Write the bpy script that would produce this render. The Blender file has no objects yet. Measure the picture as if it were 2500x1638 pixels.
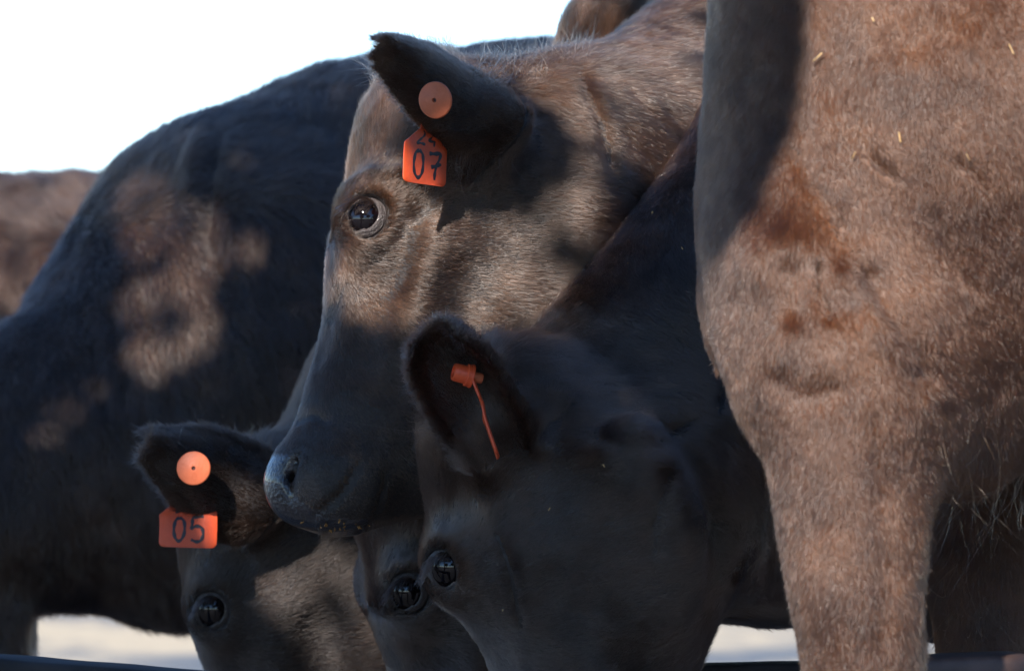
import bpy, math, os
import numpy as np
from mathutils import Vector

CLAY = bool(os.environ.get('CLAY'))          # quick shape preview without fur
R = math.radians
S = bpy.context.scene
rng = np.random.default_rng(7)

# ------------------------------------------------------------------ camera, light, exposure
CAMZ, FOC, HALF = 1.15, 4.0, 0.936
cam_d = bpy.data.cameras.new('camera'); cam = bpy.data.objects.new('camera', cam_d)
S.collection.objects.link(cam); S.camera = cam
cam.location = (0, 0, CAMZ); cam.rotation_euler = (R(90), 0, 0)
cam_d.sensor_width = 36; cam_d.lens = 36 * FOC / HALF
cam_d.clip_start = 0.1; cam_d.clip_end = 3000
cam_d.dof.use_dof = True; cam_d.dof.focus_distance = 3.86; cam_d.dof.aperture_fstop = 9.5

SUN = np.array([0.36, 0.74, -0.57]); SUN /= np.linalg.norm(SUN)      # direction the light travels
elev = math.asin(-SUN[2]); az = math.atan2(-SUN[0], -SUN[1])         # where the sun stands
w = bpy.data.worlds.new('World'); S.world = w; w.use_nodes = True
nt = w.node_tree; bg = nt.nodes['Background']
sky = nt.nodes.new('ShaderNodeTexSky'); sky.sky_type = 'NISHITA'; sky.sun_disc = False
sky.sun_elevation = elev; sky.sun_rotation = az; sky.altitude = 1500; sky.dust_density = 0.0; sky.ozone_density = 6.0
nt.links.new(sky.outputs[0], bg.inputs[0]); bg.inputs[1].default_value = 0.15
sl = bpy.data.lights.new('sun', 'SUN'); so = bpy.data.objects.new('sun', sl); S.collection.objects.link(so)
sl.energy = 4.5; sl.angle = R(0.53); sl.color = (1.0, 0.92, 0.85)
so.rotation_euler = Vector(SUN).to_track_quat('-Z', 'Y').to_euler(); so.location = (-3, -4, 8)
S.view_settings.view_transform = 'Standard'; S.view_settings.look = 'None'
S.view_settings.exposure = 1.3; S.view_settings.gamma = 1
S.cycles.max_bounces = 6; S.cycles.diffuse_bounces = 2; S.cycles.glossy_bounces = 3
S.cycles.transmission_bounces = 5; S.cycles.transparent_max_bounces = 8
S.cycles_curves.shape = 'RIBBONS'; S.cycles_curves.subdivisions = 2
S.render.hair_type = 'STRAND'

PXM = HALF / 2500 / FOC
def P(px, py, Y):                            # where the thing seen at a photo pixel stands, Y metres away
    return np.array([(px - 1250) * PXM * Y, Y, CAMZ - (py - 819) * PXM * Y])
def PV(dx, dy, dY=0):                        # a direction given as seen, plus depth
    v = np.array([dx, dY, -dy], float); return v / np.linalg.norm(v)

# ------------------------------------------------------------------ objects
def world_of(o):
    v = np.zeros(3)
    while o is not None: v = v + np.array(o.location); o = o.parent
    return v
def link(o, parent=None):
    S.collection.objects.link(o)
    if parent is not None: o.parent = parent
    return o
def tag(o, label=None, cat=None, group=None, kind=None):
    if label: o['label'] = label
    if cat: o['category'] = cat
    if group: o['group'] = group
    if kind: o['kind'] = kind
    return o
def thing(name, loc=(0, 0, 0)):
    o = bpy.data.objects.new(name, None); o.location = [float(c) for c in loc]; o.empty_display_size = .05
    return link(o)
def mesh(name, V, F, mats, parent=None, smooth=True, mi=None, origin=None):
    m = bpy.data.meshes.new(name)
    V = np.asarray(V, np.float32)
    if origin is None: origin = np.zeros(3)
    V = V - np.asarray(origin, np.float32)
    if isinstance(F, np.ndarray):
        n, k = F.shape
        m.vertices.add(len(V)); m.vertices.foreach_set('co', V.ravel())
        m.loops.add(n * k); m.loops.foreach_set('vertex_index', F.ravel().astype(np.int32))
        m.polygons.add(n); m.polygons.foreach_set('loop_start', np.arange(0, n * k, k, dtype=np.int32))
        m.polygons.foreach_set('loop_total', np.full(n, k, np.int32))
        m.update(calc_edges=True); m.validate()
    else:
        m.from_pydata([tuple(map(float, v)) for v in V], [], [list(map(int, f)) for f in F]); m.update()
    for x in (mats if isinstance(mats, (list, tuple)) else [mats]): m.materials.append(x)
    if smooth: m.polygons.foreach_set('use_smooth', np.ones(len(m.polygons), bool))
    if mi is not None: m.polygons.foreach_set('material_index', mi.astype(np.int32))
    o = bpy.data.objects.new(name, m)
    if parent is not None: o.location = [float(c) for c in np.asarray(origin) - world_of(parent)]
    else: o.location = [float(c) for c in origin]
    return link(o, parent)

# ------------------------------------------------------------------ noise
def _hash(i, j, k, s):
    h = (i * 374761393 + j * 668265263 + k * 2147483647 + s * 974634777) & 0xFFFFFFFF
    h = ((h ^ (h >> 13)) * 1274126177) & 0xFFFFFFFF
    return ((h ^ (h >> 16)) & 0xFFFF) / 32767.5 - 1
def noise(p, scale, s=0):
    q = np.asarray(p, np.float64) * scale; f0 = np.floor(q).astype(np.int64); f = q - f0; f = f * f * (3 - 2 * f)
    out = 0
    for a in (0, 1):
        for b in (0, 1):
            for c in (0, 1):
                wt = (f[:, 0] if a else 1 - f[:, 0]) * (f[:, 1] if b else 1 - f[:, 1]) * (f[:, 2] if c else 1 - f[:, 2])
                out = out + wt * _hash(f0[:, 0] + a, f0[:, 1] + b, f0[:, 2] + c, s)
    return out

# ------------------------------------------------------------------ sculpting in a distance field
class Sculpt:
    def __init__(s, lo, hi, h):
        s.lo = np.array(lo, np.float32); s.h = h
        s.n = np.ceil((np.array(hi) - np.array(lo)) / h).astype(int) + 1
        s.d = np.full(s.n, 1.0, np.float32)
    def box(s, a, b):
        i0 = np.clip(np.floor((a - s.lo) / s.h).astype(int), 0, s.n); i1 = np.clip(np.ceil((b - s.lo) / s.h).astype(int) + 1, 0, s.n)
        if (i1 <= i0).any(): return None
        ax = [s.lo[q] + s.h * np.arange(i0[q], i1[q], dtype=np.float32) for q in range(3)]
        return (slice(i0[0], i1[0]), slice(i0[1], i1[1]), slice(i0[2], i1[2])), ax[0][:, None, None], ax[1][None, :, None], ax[2][None, None, :]
    def put(s, sl, d2, k, sub):
        d = s.d[sl]
        if sub:
            a, b = d, -d2; h = np.maximum(k - np.abs(a - b), 0) / k
            s.d[sl] = np.maximum(a, b) + h * h * k * .25
        else:
            h = np.maximum(k - np.abs(d - d2), 0) / k
            s.d[sl] = np.minimum(d, d2) - h * h * k * .25
    def ell(s, c, r, M=None, k=.02, sub=False):
        c = np.array(c, np.float32); r = np.array(r, np.float32)
        M = np.eye(3, dtype=np.float32) if M is None else np.array(M, np.float32)       # rows: axes
        e = np.sqrt(((M * r[:, None]) ** 2).sum(0)) + k + 2 * s.h
        g = s.box(c - e, c + e)
        if g is None: return
        sl, X, Y, Z = g; X = X - c[0]; Y = Y - c[1]; Z = Z - c[2]
        k0 = 0; k1 = 0
        for q in range(3):
            t = (M[q, 0] * X + M[q, 1] * Y + M[q, 2] * Z) / r[q]
            k0 = k0 + t * t; k1 = k1 + (t / r[q]) ** 2
        k0 = np.sqrt(k0); k1 = np.sqrt(k1) + 1e-6
        s.put(sl, k0 * (k0 - 1) / k1, k, sub)
    def chain(s, pts, rad, k=.02, sub=False, flat=None, squash=1.0, n=5):
        """a limb: a smooth line through pts with its radii; `flat` is a direction in which it is squashed"""
        pts = [np.array(p, float) for p in pts]
        if len(pts) > 2:
            q = [2 * pts[0] - pts[1]] + pts + [2 * pts[-1] - pts[-2]]; rr = [rad[0]] + list(rad) + [rad[-1]]; P2 = []; R2 = []
            for i in range(1, len(q) - 2):
                for t in np.linspace(0, 1, n, endpoint=False):
                    cm = lambda a: .5 * ((2 * a[1]) + (a[2] - a[0]) * t + (2 * a[0] - 5 * a[1] + 4 * a[2] - a[3]) * t * t + (-a[0] + 3 * a[1] - 3 * a[2] + a[3]) * t ** 3)
                    P2.append(cm(q[i - 1:i + 3])); R2.append(cm(rr[i - 1:i + 3]))
            P2.append(pts[-1]); R2.append(rad[-1])
        else: P2, R2 = pts, list(rad)
        P2 = np.array(P2, np.float32); mr = max(R2) + k + 2 * s.h
        g = s.box(P2.min(0) - mr, P2.max(0) + mr)
        if g is None: return
        sl, X, Y, Z = g; best = None
        if flat is not None: fl = np.array(flat, np.float32); fl /= np.linalg.norm(fl)
        for i in range(len(P2) - 1):
            a, b = P2[i], P2[i + 1]; ab = b - a; L2 = float(ab @ ab) + 1e-9
            x = X - a[0]; y = Y - a[1]; z = Z - a[2]
            t = np.clip((x * ab[0] + y * ab[1] + z * ab[2]) / L2, 0, 1)
            x = x - t * ab[0]; y = y - t * ab[1]; z = z - t * ab[2]
            d2 = x * x + y * y + z * z
            if flat is not None:
                c = x * fl[0] + y * fl[1] + z * fl[2]; d2 = d2 + c * c * (1 / squash ** 2 - 1)
            d = np.sqrt(d2) - (R2[i] + (R2[i + 1] - R2[i]) * t)
            best = d if best is None else np.minimum(best, d)
        s.put(sl, best, k, sub)
    def surface(s):
        d = s.d; inside = d < 0
        n = s.n - 1
        c = np.zeros(n, np.int8)
        for a in (0, 1):
            for b in (0, 1):
                for e in (0, 1): c += inside[a:a + n[0], b:b + n[1], e:e + n[2]]
        cells = np.argwhere((c > 0) & (c < 8)); idx = np.full(n, -1, np.int32)
        idx[cells[:, 0], cells[:, 1], cells[:, 2]] = np.arange(len(cells))
        acc = np.zeros((len(cells), 3)); cnt = np.zeros(len(cells))
        for ax in range(3):
            o1, o2 = [q for q in range(3) if q != ax]
            for a in (0, 1):
                for b in (0, 1):
                    p = cells.copy(); p[:, o1] += a; p[:, o2] += b; q = p.copy(); q[:, ax] += 1
                    d0 = d[p[:, 0], p[:, 1], p[:, 2]]; d1 = d[q[:, 0], q[:, 1], q[:, 2]]
                    m = (d0 < 0) != (d1 < 0); t = np.where(m, d0 / np.where(m, d0 - d1, 1), 0)
                    pt = p.astype(float); pt[:, ax] += t
                    acc += pt * m[:, None]; cnt += m
        V = s.lo + s.h * (acc / cnt[:, None]); F = []
        for ax in range(3):
            o1, o2 = (ax + 1) % 3, (ax + 2) % 3
            A = [slice(None)] * 3; B = [slice(None)] * 3; A[ax] = slice(0, -1); B[ax] = slice(1, None)
            e0 = inside[tuple(A)]; e1 = inside[tuple(B)]
            ed = np.argwhere(e0 != e1)
            ed = ed[(ed[:, o1] > 0) & (ed[:, o2] > 0) & (ed[:, o1] < n[o1]) & (ed[:, o2] < n[o2])]
            fl = e0[ed[:, 0], ed[:, 1], ed[:, 2]]
            qs = []
            for (a, b) in ((0, 0), (1, 0), (1, 1), (0, 1)):
                p = ed.copy(); p[:, o1] -= 1 - a; p[:, o2] -= 1 - b; qs.append(idx[p[:, 0], p[:, 1], p[:, 2]])
            q = np.stack(qs, 1); q = np.where(fl[:, None], q, q[:, ::-1]); F.append(q)
        F = np.concatenate(F); F = F[(F >= 0).all(1)]
        return V, F
def vnormals(V, F):
    n = np.cross(V[F[:, 2]] - V[F[:, 0]], V[F[:, 3]] - V[F[:, 1]]); N = np.zeros_like(V)
    for q in range(4):
        for ax in range(3): N[:, ax] += np.bincount(F[:, q], n[:, ax], len(V))
    return N / (np.linalg.norm(N, axis=1, keepdims=True) + 1e-12)

# ------------------------------------------------------------------ materials
def mat(name):
    m = bpy.data.materials.new(name); m.use_nodes = True
    return m, m.node_tree.nodes, m.node_tree.links, m.node_tree.nodes['Principled BSDF']
def simple(name, col, rough=.5, bump=0, bscale=60, spec=.5, metal=0, coat=0, var=0.0):
    m, N, L, b = mat(name)
    b.inputs['Base Color'].default_value = (*col, 1); b.inputs['Roughness'].default_value = rough
    b.inputs['Specular IOR Level'].default_value = spec; b.inputs['Metallic'].default_value = metal
    b.inputs['Coat Weight'].default_value = coat; b.inputs['Coat Roughness'].default_value = .06
    tc = N.new('ShaderNodeTexCoord')
    if var:
        n = N.new('ShaderNodeTexNoise'); n.inputs['Scale'].default_value = bscale * .3; n.inputs['Detail'].default_value = 5
        L.new(tc.outputs['Object'], n.inputs['Vector'])
        r = N.new('ShaderNodeMapRange'); L.new(n.outputs['Fac'], r.inputs['Value']); r.inputs['From Min'].default_value = .3; r.inputs['From Max'].default_value = .7
        r.inputs['To Min'].default_value = 1 - var; r.inputs['To Max'].default_value = 1 + var
        h = N.new('ShaderNodeHueSaturation'); h.inputs['Color'].default_value = (*col, 1); L.new(r.outputs[0], h.inputs['Value']); L.new(h.outputs[0], b.inputs['Base Color'])
    if bump:
        n = N.new('ShaderNodeTexNoise'); n.inputs['Scale'].default_value = bscale; n.inputs['Detail'].default_value = 4
        L.new(tc.outputs['Object'], n.inputs['Vector']); q = N.new('ShaderNodeBump'); q.inputs['Strength'].default_value = bump
        q.inputs['Distance'].default_value = .003; L.new(n.outputs['Fac'], q.inputs['Height']); L.new(q.outputs[0], b.inputs['Normal'])
    return m
def fur_mat(name, col, col2, rough=.42, scale=9, coat_=.5):
    """hair shader whose colour drifts over the coat and from hair to hair"""
    m = bpy.data.materials.new(name); m.use_nodes = True; N = m.node_tree.nodes; L = m.node_tree.links
    N.clear(); out = N.new('ShaderNodeOutputMaterial'); h = N.new('ShaderNodeBsdfHairPrincipled')
    h.parametrization = 'COLOR'; h.inputs['Roughness'].default_value = rough; h.inputs['Radial Roughness'].default_value = .4
    h.inputs['Random Roughness'].default_value = .3; h.inputs['IOR'].default_value = 1.55; h.inputs['Coat'].default_value = coat_
    tc = N.new('ShaderNodeTexCoord'); n = N.new('ShaderNodeTexNoise'); n.inputs['Scale'].default_value = scale; n.inputs['Detail'].default_value = 6
    n.inputs['Roughness'].default_value = .65
    L.new(tc.outputs['Object'], n.inputs['Vector']); ci = N.new('ShaderNodeHairInfo')
    ad = N.new('ShaderNodeMath'); ad.operation = 'MULTIPLY_ADD'; ad.inputs[1].default_value = .32; L.new(ci.outputs['Random'], ad.inputs[0]); L.new(n.outputs['Fac'], ad.inputs[2])
    r = N.new('ShaderNodeMapRange'); r.inputs['From Min'].default_value = .40; r.inputs['From Max'].default_value = .92; L.new(ad.outputs[0], r.inputs['Value'])
    mx = N.new('ShaderNodeMix'); mx.data_type = 'RGBA'; mx.inputs['A'].default_value = (*col, 1); mx.inputs['B'].default_value = (*col2, 1)
    L.new(r.outputs[0], mx.inputs['Factor']); L.new(mx.outputs['Result'], h.inputs['Color']); L.new(h.outputs[0], out.inputs[0])
    return m
M_SKIN = simple('black_skin', (.018, .014, .013), .6, .5, 300, .4)
M_SKINB = simple('brown_skin', (.045, .022, .013), .7, .4, 200, .3)
M_NOSE = simple('nose_skin', (.018, .016, .019), .30, 1.0, 260, .6, coat=.5, var=.35)
M_LID = simple('eyelid_skin', (.055, .044, .042), .34, .8, 700, .5, coat=.15, var=.3)
M_EYE = simple('eye_gloss', (.004, .003, .004), .04, 0, 1, .45)
M_ORANGE = simple('orange_plastic', (.66, .085, .025), .42, .12, 500, .4, var=.06)
M_BUTTON = simple('faded_orange_plastic', (.50, .125, .055), .5, .15, 400, .35, var=.08)
M_INK = simple('black_marker_ink', (.012, .010, .014), .4)
M_HOLE = simple('dark_hole', (.05, .01, .006), .6)
M_RAIL = simple('painted_steel', (.024, .021, .021), .8, .25, 40, .3, var=.5)
M_RUST = simple('rusty_steel', (.06, .035, .028), .6, .5, 60, .4, var=.5)
M_FEED = simple('feed_crumbs', (.26, .12, .03), .8, 0)
M_STRAW = simple('straw', (.60, .42, .20), .7, 0)

# ------------------------------------------------------------------ anatomy
def ear(s, base, tip, face, width, thick=.022, k=.02, root=None, tipw=(.55, .80, .97, 1, .93, .74, .52, .36, .25)):
    """a cupped ear: `face` is the way its hollow side looks"""
    base = np.array(base); tip = np.array(tip); A = tip - base; L = np.linalg.norm(A); A = A / L
    Nn = np.array(face, float); Nn -= (Nn @ A) * A; Nn /= np.linalg.norm(Nn); B = np.cross(A, Nn)
    c = base + A * L * .47
    sub = Sculpt.__new__(Sculpt)                       # built apart, then joined to the body
    e = np.array([L * .75] * 3); lo = np.floor((c - e - s.lo) / s.h) * s.h + s.lo
    Sculpt.__init__(sub, lo, c + e, s.h)
    g = sub.box(sub.lo, c + e); _, X, Y, Z = g; X = X - base[0]; Y = Y - base[1]; Z = Z - base[2]
    ta = (X * A[0] + Y * A[1] + Z * A[2]) / L; tb = X * B[0] + Y * B[1] + Z * B[2]; tn = X * Nn[0] + Y * Nn[1] + Z * Nn[2]
    hw = width / 2 * np.interp(np.clip(ta, 0, 1), [0, .12, .28, .45, .62, .78, .9, .97, 1], tipw)
    q = tb / hw; mid = thick * (1.25 * q * q - .62) + .004 * np.sin(ta * 6)
    th = .0056 + .005 * np.clip(1 - ta * 1.6, 0, 1) + .0016 * np.abs(q)
    shell = (np.abs(tn - mid) - th) * .55; edge = (np.abs(q) - 1) * hw; ends = np.maximum(-ta, ta - 1) * L
    a_, b_ = shell, np.maximum(edge, ends); kk = .006; hh = np.maximum(kk - np.abs(a_ - b_), 0) / kk
    sub.d = (np.maximum(a_, b_) + hh * hh * kk * .25).astype(np.float32)
    if root is not None: sub.chain([root, base + A * L * .10 - Nn * thick * .2], [.026, .022], k=.02)
    i0 = np.round((sub.lo - s.lo) / s.h).astype(int); a = np.maximum(i0, 0); b = np.minimum(i0 + sub.n, s.n)
    sl = tuple(slice(a[q], b[q]) for q in range(3)); s2 = tuple(slice(a[q] - i0[q], b[q] - i0[q]) for q in range(3))
    s.put(sl, sub.d[s2], k, False)
    return dict(base=base, tip=tip, A=A, B=B, N=Nn, L=L, w=width, c=c)

class Head:
    """frame: u runs down the face from poll (0) to nose (1), v towards the front of the face, w to the sides (+ = the near side)"""
    def __init__(s, eye_px, Y, tilt, yaw, L=.41, pitch=0.0):
        t = R(tilt); U = np.array([math.sin(t), pitch, -math.cos(t)]); U /= np.linalg.norm(U)
        side = np.array([-math.cos(t), 0, -math.sin(t)]); side -= (side @ U) * U; side /= np.linalg.norm(side)
        nr = np.cross(side, U); nr = nr if nr[1] < 0 else -nr                  # towards the camera
        y = R(yaw); s.U = U; s.V = side * math.cos(y) + nr * math.sin(y); s.W = nr * math.cos(y) - side * math.sin(y)
        s.L = L; s.M = np.stack([s.U, s.V, s.W]).astype(np.float32)
        s.e = (.385, -.076, .155)
        s.O = P(*eye_px, Y) - s.vec(*s.e)
    def vec(s, u, v, w): return s.L * (u * s.U + v * s.V + w * s.W)
    def at(s, u, v, w): return s.O + s.vec(u, v, w)
    def local(s, X): return (np.asarray(X) - s.O) @ s.M.T / s.L
    def ell(s, sc, u, v, w, a, b, c, k=.05, sub=False, rot=0):
        M = s.M
        if rot:
            r = R(rot); M = np.stack([M[0] * math.cos(r) + M[1] * math.sin(r), M[1] * math.cos(r) - M[0] * math.sin(r), M[2]])
        for sg in ((1, -1) if w else (1,)): sc.ell(s.at(u, v, w * sg), np.array([a, b, c]) * s.L, M, k * s.L, sub)
    def cap(s, sc, pts, rad, k=.05, sub=False, flat=None, squash=1, mirror=True):
        for sg in ((1, -1) if mirror else (1,)):
            fl = None if flat is None else s.vec(flat[0], flat[1], flat[2] * sg)
            sc.chain([s.at(p[0], p[1], p[2] * sg) for p in pts], [r * s.L for r in rad], k * s.L, sub, fl, squash)
    def build(s, sc):
        E, C = s.ell, s.cap
        E(sc, .19, -.18, 0, .145, .15, .155, .04)                       # cranium and poll
        E(sc, .30, -.145, 0, .24, .13, .175, .06)                      # broad forehead
        E(sc, .385, -.083, .135, .095, .075, .076, .06)                # brows
        C(sc, [(.44, -.15, 0), (.62, -.155, 0), (.86, -.15, 0)], [.125, .10, .088], .07, mirror=False)   # bridge of the nose
        C(sc, [(.40, -.235, .125), (.58, -.25, .095), (.78, -.24, .055)], [.075, .07, .06], .08)   # cheekbone
        E(sc, .37, -.38, .095, .20, .185, .085, .08, rot=8)             # jaw muscle
        C(sc, [(.22, -.50, .10), (.42, -.55, .08), (.62, -.455, .05), (.84, -.34, .025)], [.075, .06, .06, .055], .09)
        E(sc, .42, -.36, 0, .24, .15, .10, .1)
        E(sc, .62, -.30, 0, .26, .13, .085, .1, rot=10)
        E(sc, .885, -.185, 0, .10, .115, .118, .06, rot=0)              # muzzle
        E(sc, .90, -.195, .06, .085, .09, .062, .05)                     # upper lip pads
        E(sc, .955, -.155, 0, .045, .075, .085, .04)                    # nose pad
        E(sc, .845, -.295, 0, .085, .040, .058, .05)                   # chin
        E(sc, .56, -.31, .20, .11, .05, .035, .09, True)               # hollow of the cheek
        E(sc, .20, -.165, .185, .09, .05, .045, .06, True)              # hollow of the temple
        C(sc, [(.985, -.275, 0), (.955, -.275, .075), (.86, -.272, .118), (.78, -.29, .135)], [.004, .003, .003, .002], .012, True)   # mouth
        E(sc, .918, -.108, 0, .080, .074, .088, .03)                    # blunt nose
        C(sc, [(.880, -.098, .078), (.925, -.082, .088), (.972, -.098, .078)], [.007, .017, .012], .010, True)   # nostril
        C(sc, [(.925, -.095, .060), (.95, -.12, .04)], [.014, .012], .008, True)
        for sg in (1, -1):
            sc.ell(s.at(s.e[0], s.e[1], s.e[2] * sg), [.0205] * 3, None, .004, True)
            sc.ell(s.at(s.e[0] + .005, s.e[1] + .005, (s.e[2] + .05) * sg), [.021, .018, .02], s.M, .006, True)
    aim = .30
    def eye_frame(s, sg):
        n = s.W * sg * .93 + s.V * s.aim - s.U * .02; n /= np.linalg.norm(n)
        a = s.U + s.V * .45; a -= (a @ n) * n; a /= np.linalg.norm(a)       # towards the inner corner
        return s.at(s.e[0], s.e[1], s.e[2] * sg), n, a, np.cross(n, a)
    def eye_parts(s, cow, sides=(1, -1), aim=None, lashes=True):
        for sg in sides:
            c, n, a, b = s.eye_frame(sg); re = .0200
            V, F = ball(c, re, 40, 24)
            mesh('eye', V, F, M_EYE, cow, origin=c)
            nt, ns = 72, 22; pts = []
            th = np.linspace(0, 2 * np.pi, nt, endpoint=False)
            for j in range(ns):
                q = j / (ns - 1)
                al = R(43) + R(15) * np.exp(-((((th + np.pi) % (2 * np.pi)) - np.pi) / .42) ** 2) + R(3) * np.cos(2 * th)
                hv = s.V * .55 - s.U; hv = hv - (hv @ n) * n; hv /= np.linalg.norm(hv); hc = np.cos(th) * (a @ hv) + np.sin(th) * (b @ hv)
                hood = np.clip(hc, 0, 1)                                               # the upper lid hangs over the ball
                al = al - R(10) * hood + R(5) * np.clip(-hc, 0, 1) * (np.cos(th) < .7)
                prof = np.interp(q, [0, .07, .18, .3, .42, .6, 1], [1.0, 1.045, 1.085, 1.09, 1.12, 1.10, .98])
                ang = al + R(62) * np.interp(q, [0, .1, .5, 1], [-.0, .03, .34, 1])
                fold = .016 * np.sin(q * 34 + 2 * np.cos(th) + 1.3 * np.sin(3 * th)) * (q > .12) * (q < .8)
                up = .35 + .9 * hood
                rr = re * (prof + fold * up)
                pts.append(c + rr[:, None] * (np.cos(ang)[:, None] * n + np.sin(ang)[:, None] * (np.cos(th)[:, None] * a + np.sin(th)[:, None] * b)))
            V = np.concatenate(pts); i = np.arange(nt); i2 = (i + 1) % nt
            F = np.concatenate([np.stack([j * nt + i, j * nt + i2, (j + 1) * nt + i2, (j + 1) * nt + i], 1) for j in range(ns - 1)])
            V = V + (noise(V, 900, 3) * .00025)[:, None] * (V - c) / re
            mesh('eyelid', V, F, M_LID, cow, origin=c)
            if lashes and not CLAY:
                pp = []; m = 150
                for q in range(m):
                    hv = s.V * .55 - s.U; t = math.atan2(hv @ b, hv @ a) + rng.uniform(-1.1, 1.1); al = R(36) + R(3) * math.cos(2 * t)
                    d = math.cos(t) * a + math.sin(t) * b
                    p0 = c + re * 1.1 * (math.cos(al) * n + math.sin(al) * d); l = rng.uniform(.010, .019)
                    dr = n * .8 + a * rng.uniform(.1, .5) + d * .25 + rng.normal(0, .12, 3)
                    pp.append([p0 + dr * l * x + a * l * .5 * x * x for x in (0, .35, .7, 1)])
                curves('eyelashes', np.array(pp), .00022, M_LASH, cow)

def ball(c, r, nu=24, nv=14):
    V = [np.array(c) + np.array([0, 0, r])]
    for j in range(1, nv):
        for i in range(nu):
            p, t = math.pi * j / nv, 2 * math.pi * i / nu
            V.append(np.array(c) + r * np.array([math.sin(p) * math.cos(t), math.sin(p) * math.sin(t), math.cos(p)]))
    V.append(np.array(c) - np.array([0, 0, r])); F = []
    for i in range(nu):
        F.append((0, 1 + i, 1 + (i + 1) % nu)); F.append((len(V) - 1, 1 + (nv - 2) * nu + (i + 1) % nu, 1 + (nv - 2) * nu + i))
    for j in range(nv - 2):
        for i in range(nu):
            a = 1 + j * nu + i; b = 1 + j * nu + (i + 1) % nu; F.append((a, a + nu, b + nu, b))
    return np.array(V), F

# ------------------------------------------------------------------ hair
def curves(name, pts, rad, m, parent, radii=None):
    n, k, _ = pts.shape
    hc = bpy.data.hair_curves.new(name); hc.add_curves([k] * n)
    off = world_of(parent)
    hc.attributes['position'].data.foreach_set('vector', (pts.reshape(-1, 3) - off).astype(np.float32).ravel())
    ra = hc.attributes.get('radius') or hc.attributes.new('radius', 'FLOAT', 'POINT')
    prof = np.interp(np.linspace(0, 1, k), [0, .5, 1], [1, .8, .12])
    r = np.repeat(np.full(n, rad) if radii is None else radii, k) * np.tile(prof, n)
    ra.data.foreach_set('value', r.astype(np.float32)); hc.materials.append(m)
    o = bpy.data.objects.new(name, hc); return link(o, parent)

def anchors_flow(anchors):
    """anchors: (point, direction, length m, lift, wildness); blended smoothly over the body"""
    Pn = np.array([a[0] for a in anchors]); D = np.array([np.array(a[1], float) / np.linalg.norm(a[1]) for a in anchors])
    X = np.array([[a[2], a[3], a[4]] for a in anchors])
    def f(p):
        d = np.zeros((len(p), 3)); x = np.zeros((len(p), 3)); tot = np.zeros(len(p))
        for i in range(len(Pn)):
            w_ = 1 / (((p - Pn[i]) ** 2).sum(1) + .0004) ** 1.6
            d += w_[:, None] * D[i]; x += w_[:, None] * X[i]; tot += w_
        return d / tot[:, None], x / tot[:, None]
    return f

def coat(name, V, F, N, flow, m, parent, per_px, rad, mask=None, extra=None, seed=1, clump=.3, pts=5, margin=.06, rmul=1.0, swirl=.35):
    """fur rooted on the part of the skin that can be seen from around the camera"""
    if CLAY: return
    g = np.random.default_rng(seed)
    T = np.concatenate([F[:, [0, 1, 2]], F[:, [0, 2, 3]]]); A, B, C = V[T[:, 0]], V[T[:, 1]], V[T[:, 2]]
    cr = np.cross(B - A, C - A); ar = .5 * np.linalg.norm(cr, axis=1); c = (A + B + C) / 3
    nn = cr / (2 * ar[:, None] + 1e-12); view = np.array([0, 0, CAMZ]) - c; dist = np.linalg.norm(view, axis=1); view /= dist[:, None]
    fx = c[:, 0] / c[:, 1] / (HALF / FOC); fz = (c[:, 2] - CAMZ) / c[:, 1] / (HALF / FOC)
    over = np.maximum(abs(fx) - .5, abs(fz) - .328); infr = np.clip(1 - (over - margin) / .10, .30, 1) * (over < .34)
    wt = ar / (PXM * dist) ** 2 * np.clip(((nn * view).sum(1) + .75) / .5, 0, 1) * infr     # area in photo pixels
    if mask is not None: wt = wt * mask(c)
    n = int(per_px * wt.sum())
    if n < 10: return
    ti = np.searchsorted(np.cumsum(wt), g.random(n) * wt.sum()); ti = np.minimum(ti, len(T) - 1)
    a, b = g.random(n), g.random(n); fl = a + b > 1; a[fl] = 1 - a[fl]; b[fl] = 1 - b[fl]
    p = A[ti] + a[:, None] * (B[ti] - A[ti]) + b[:, None] * (C[ti] - A[ti])
    nv = N[T[ti, 0]] * (1 - a - b)[:, None] + N[T[ti, 1]] * a[:, None] + N[T[ti, 2]] * b[:, None]
    nv /= np.linalg.norm(nv, axis=1, keepdims=True) + 1e-9
    d, x = flow(p); ln, lift, wild = x[:, 0], x[:, 1], x[:, 2]
    if extra is not None: d, ln, lift, wild = extra(p, nv, d, ln, lift, wild)
    sw = np.stack([noise(p, 22, 5), noise(p, 22, 6), noise(p, 22, 7)], 1) * swirl + np.stack([noise(p, 75, 8), noise(p, 75, 9), noise(p, 75, 10)], 1) * clump
    sw += np.stack([noise(p, 230, 18), noise(p, 230, 19), noise(p, 230, 20)], 1) * clump * 1.1
    d = d / (np.linalg.norm(d, axis=1, keepdims=True) + 1e-9) + sw * (.35 + wild[:, None]) + g.normal(0, .11, (n, 3)) * (.6 + wild[:, None])
    d = d - (d * nv).sum(1)[:, None] * nv; d /= np.linalg.norm(d, axis=1, keepdims=True) + 1e-9
    ln = ln * g.uniform(.55, 1.15, n) * (1 + .25 * noise(p, 60, 11))
    lift = np.clip(lift * .75 * (1 + .5 * noise(p, 90, 12)) + g.normal(0, .05, n), .05, 1.2)
    bend = g.normal(0, .18, (n, 3)) * (.4 + wild[:, None])
    out = np.empty((n, pts, 3), np.float32)
    for j in range(pts):
        t = j / (pts - 1)
        off = d * (t * (.55 + .45 * t))[..., None] if False else d * t
        h = lift * (t - .45 * t * t)
        out[:, j] = p - nv * .0004 + ln[:, None] * (off + nv * h[:, None] + bend * t * t)
    curves(name, out, rad, m, parent, radii=rad * rmul * g.uniform(.7, 1.25, n))

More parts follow.
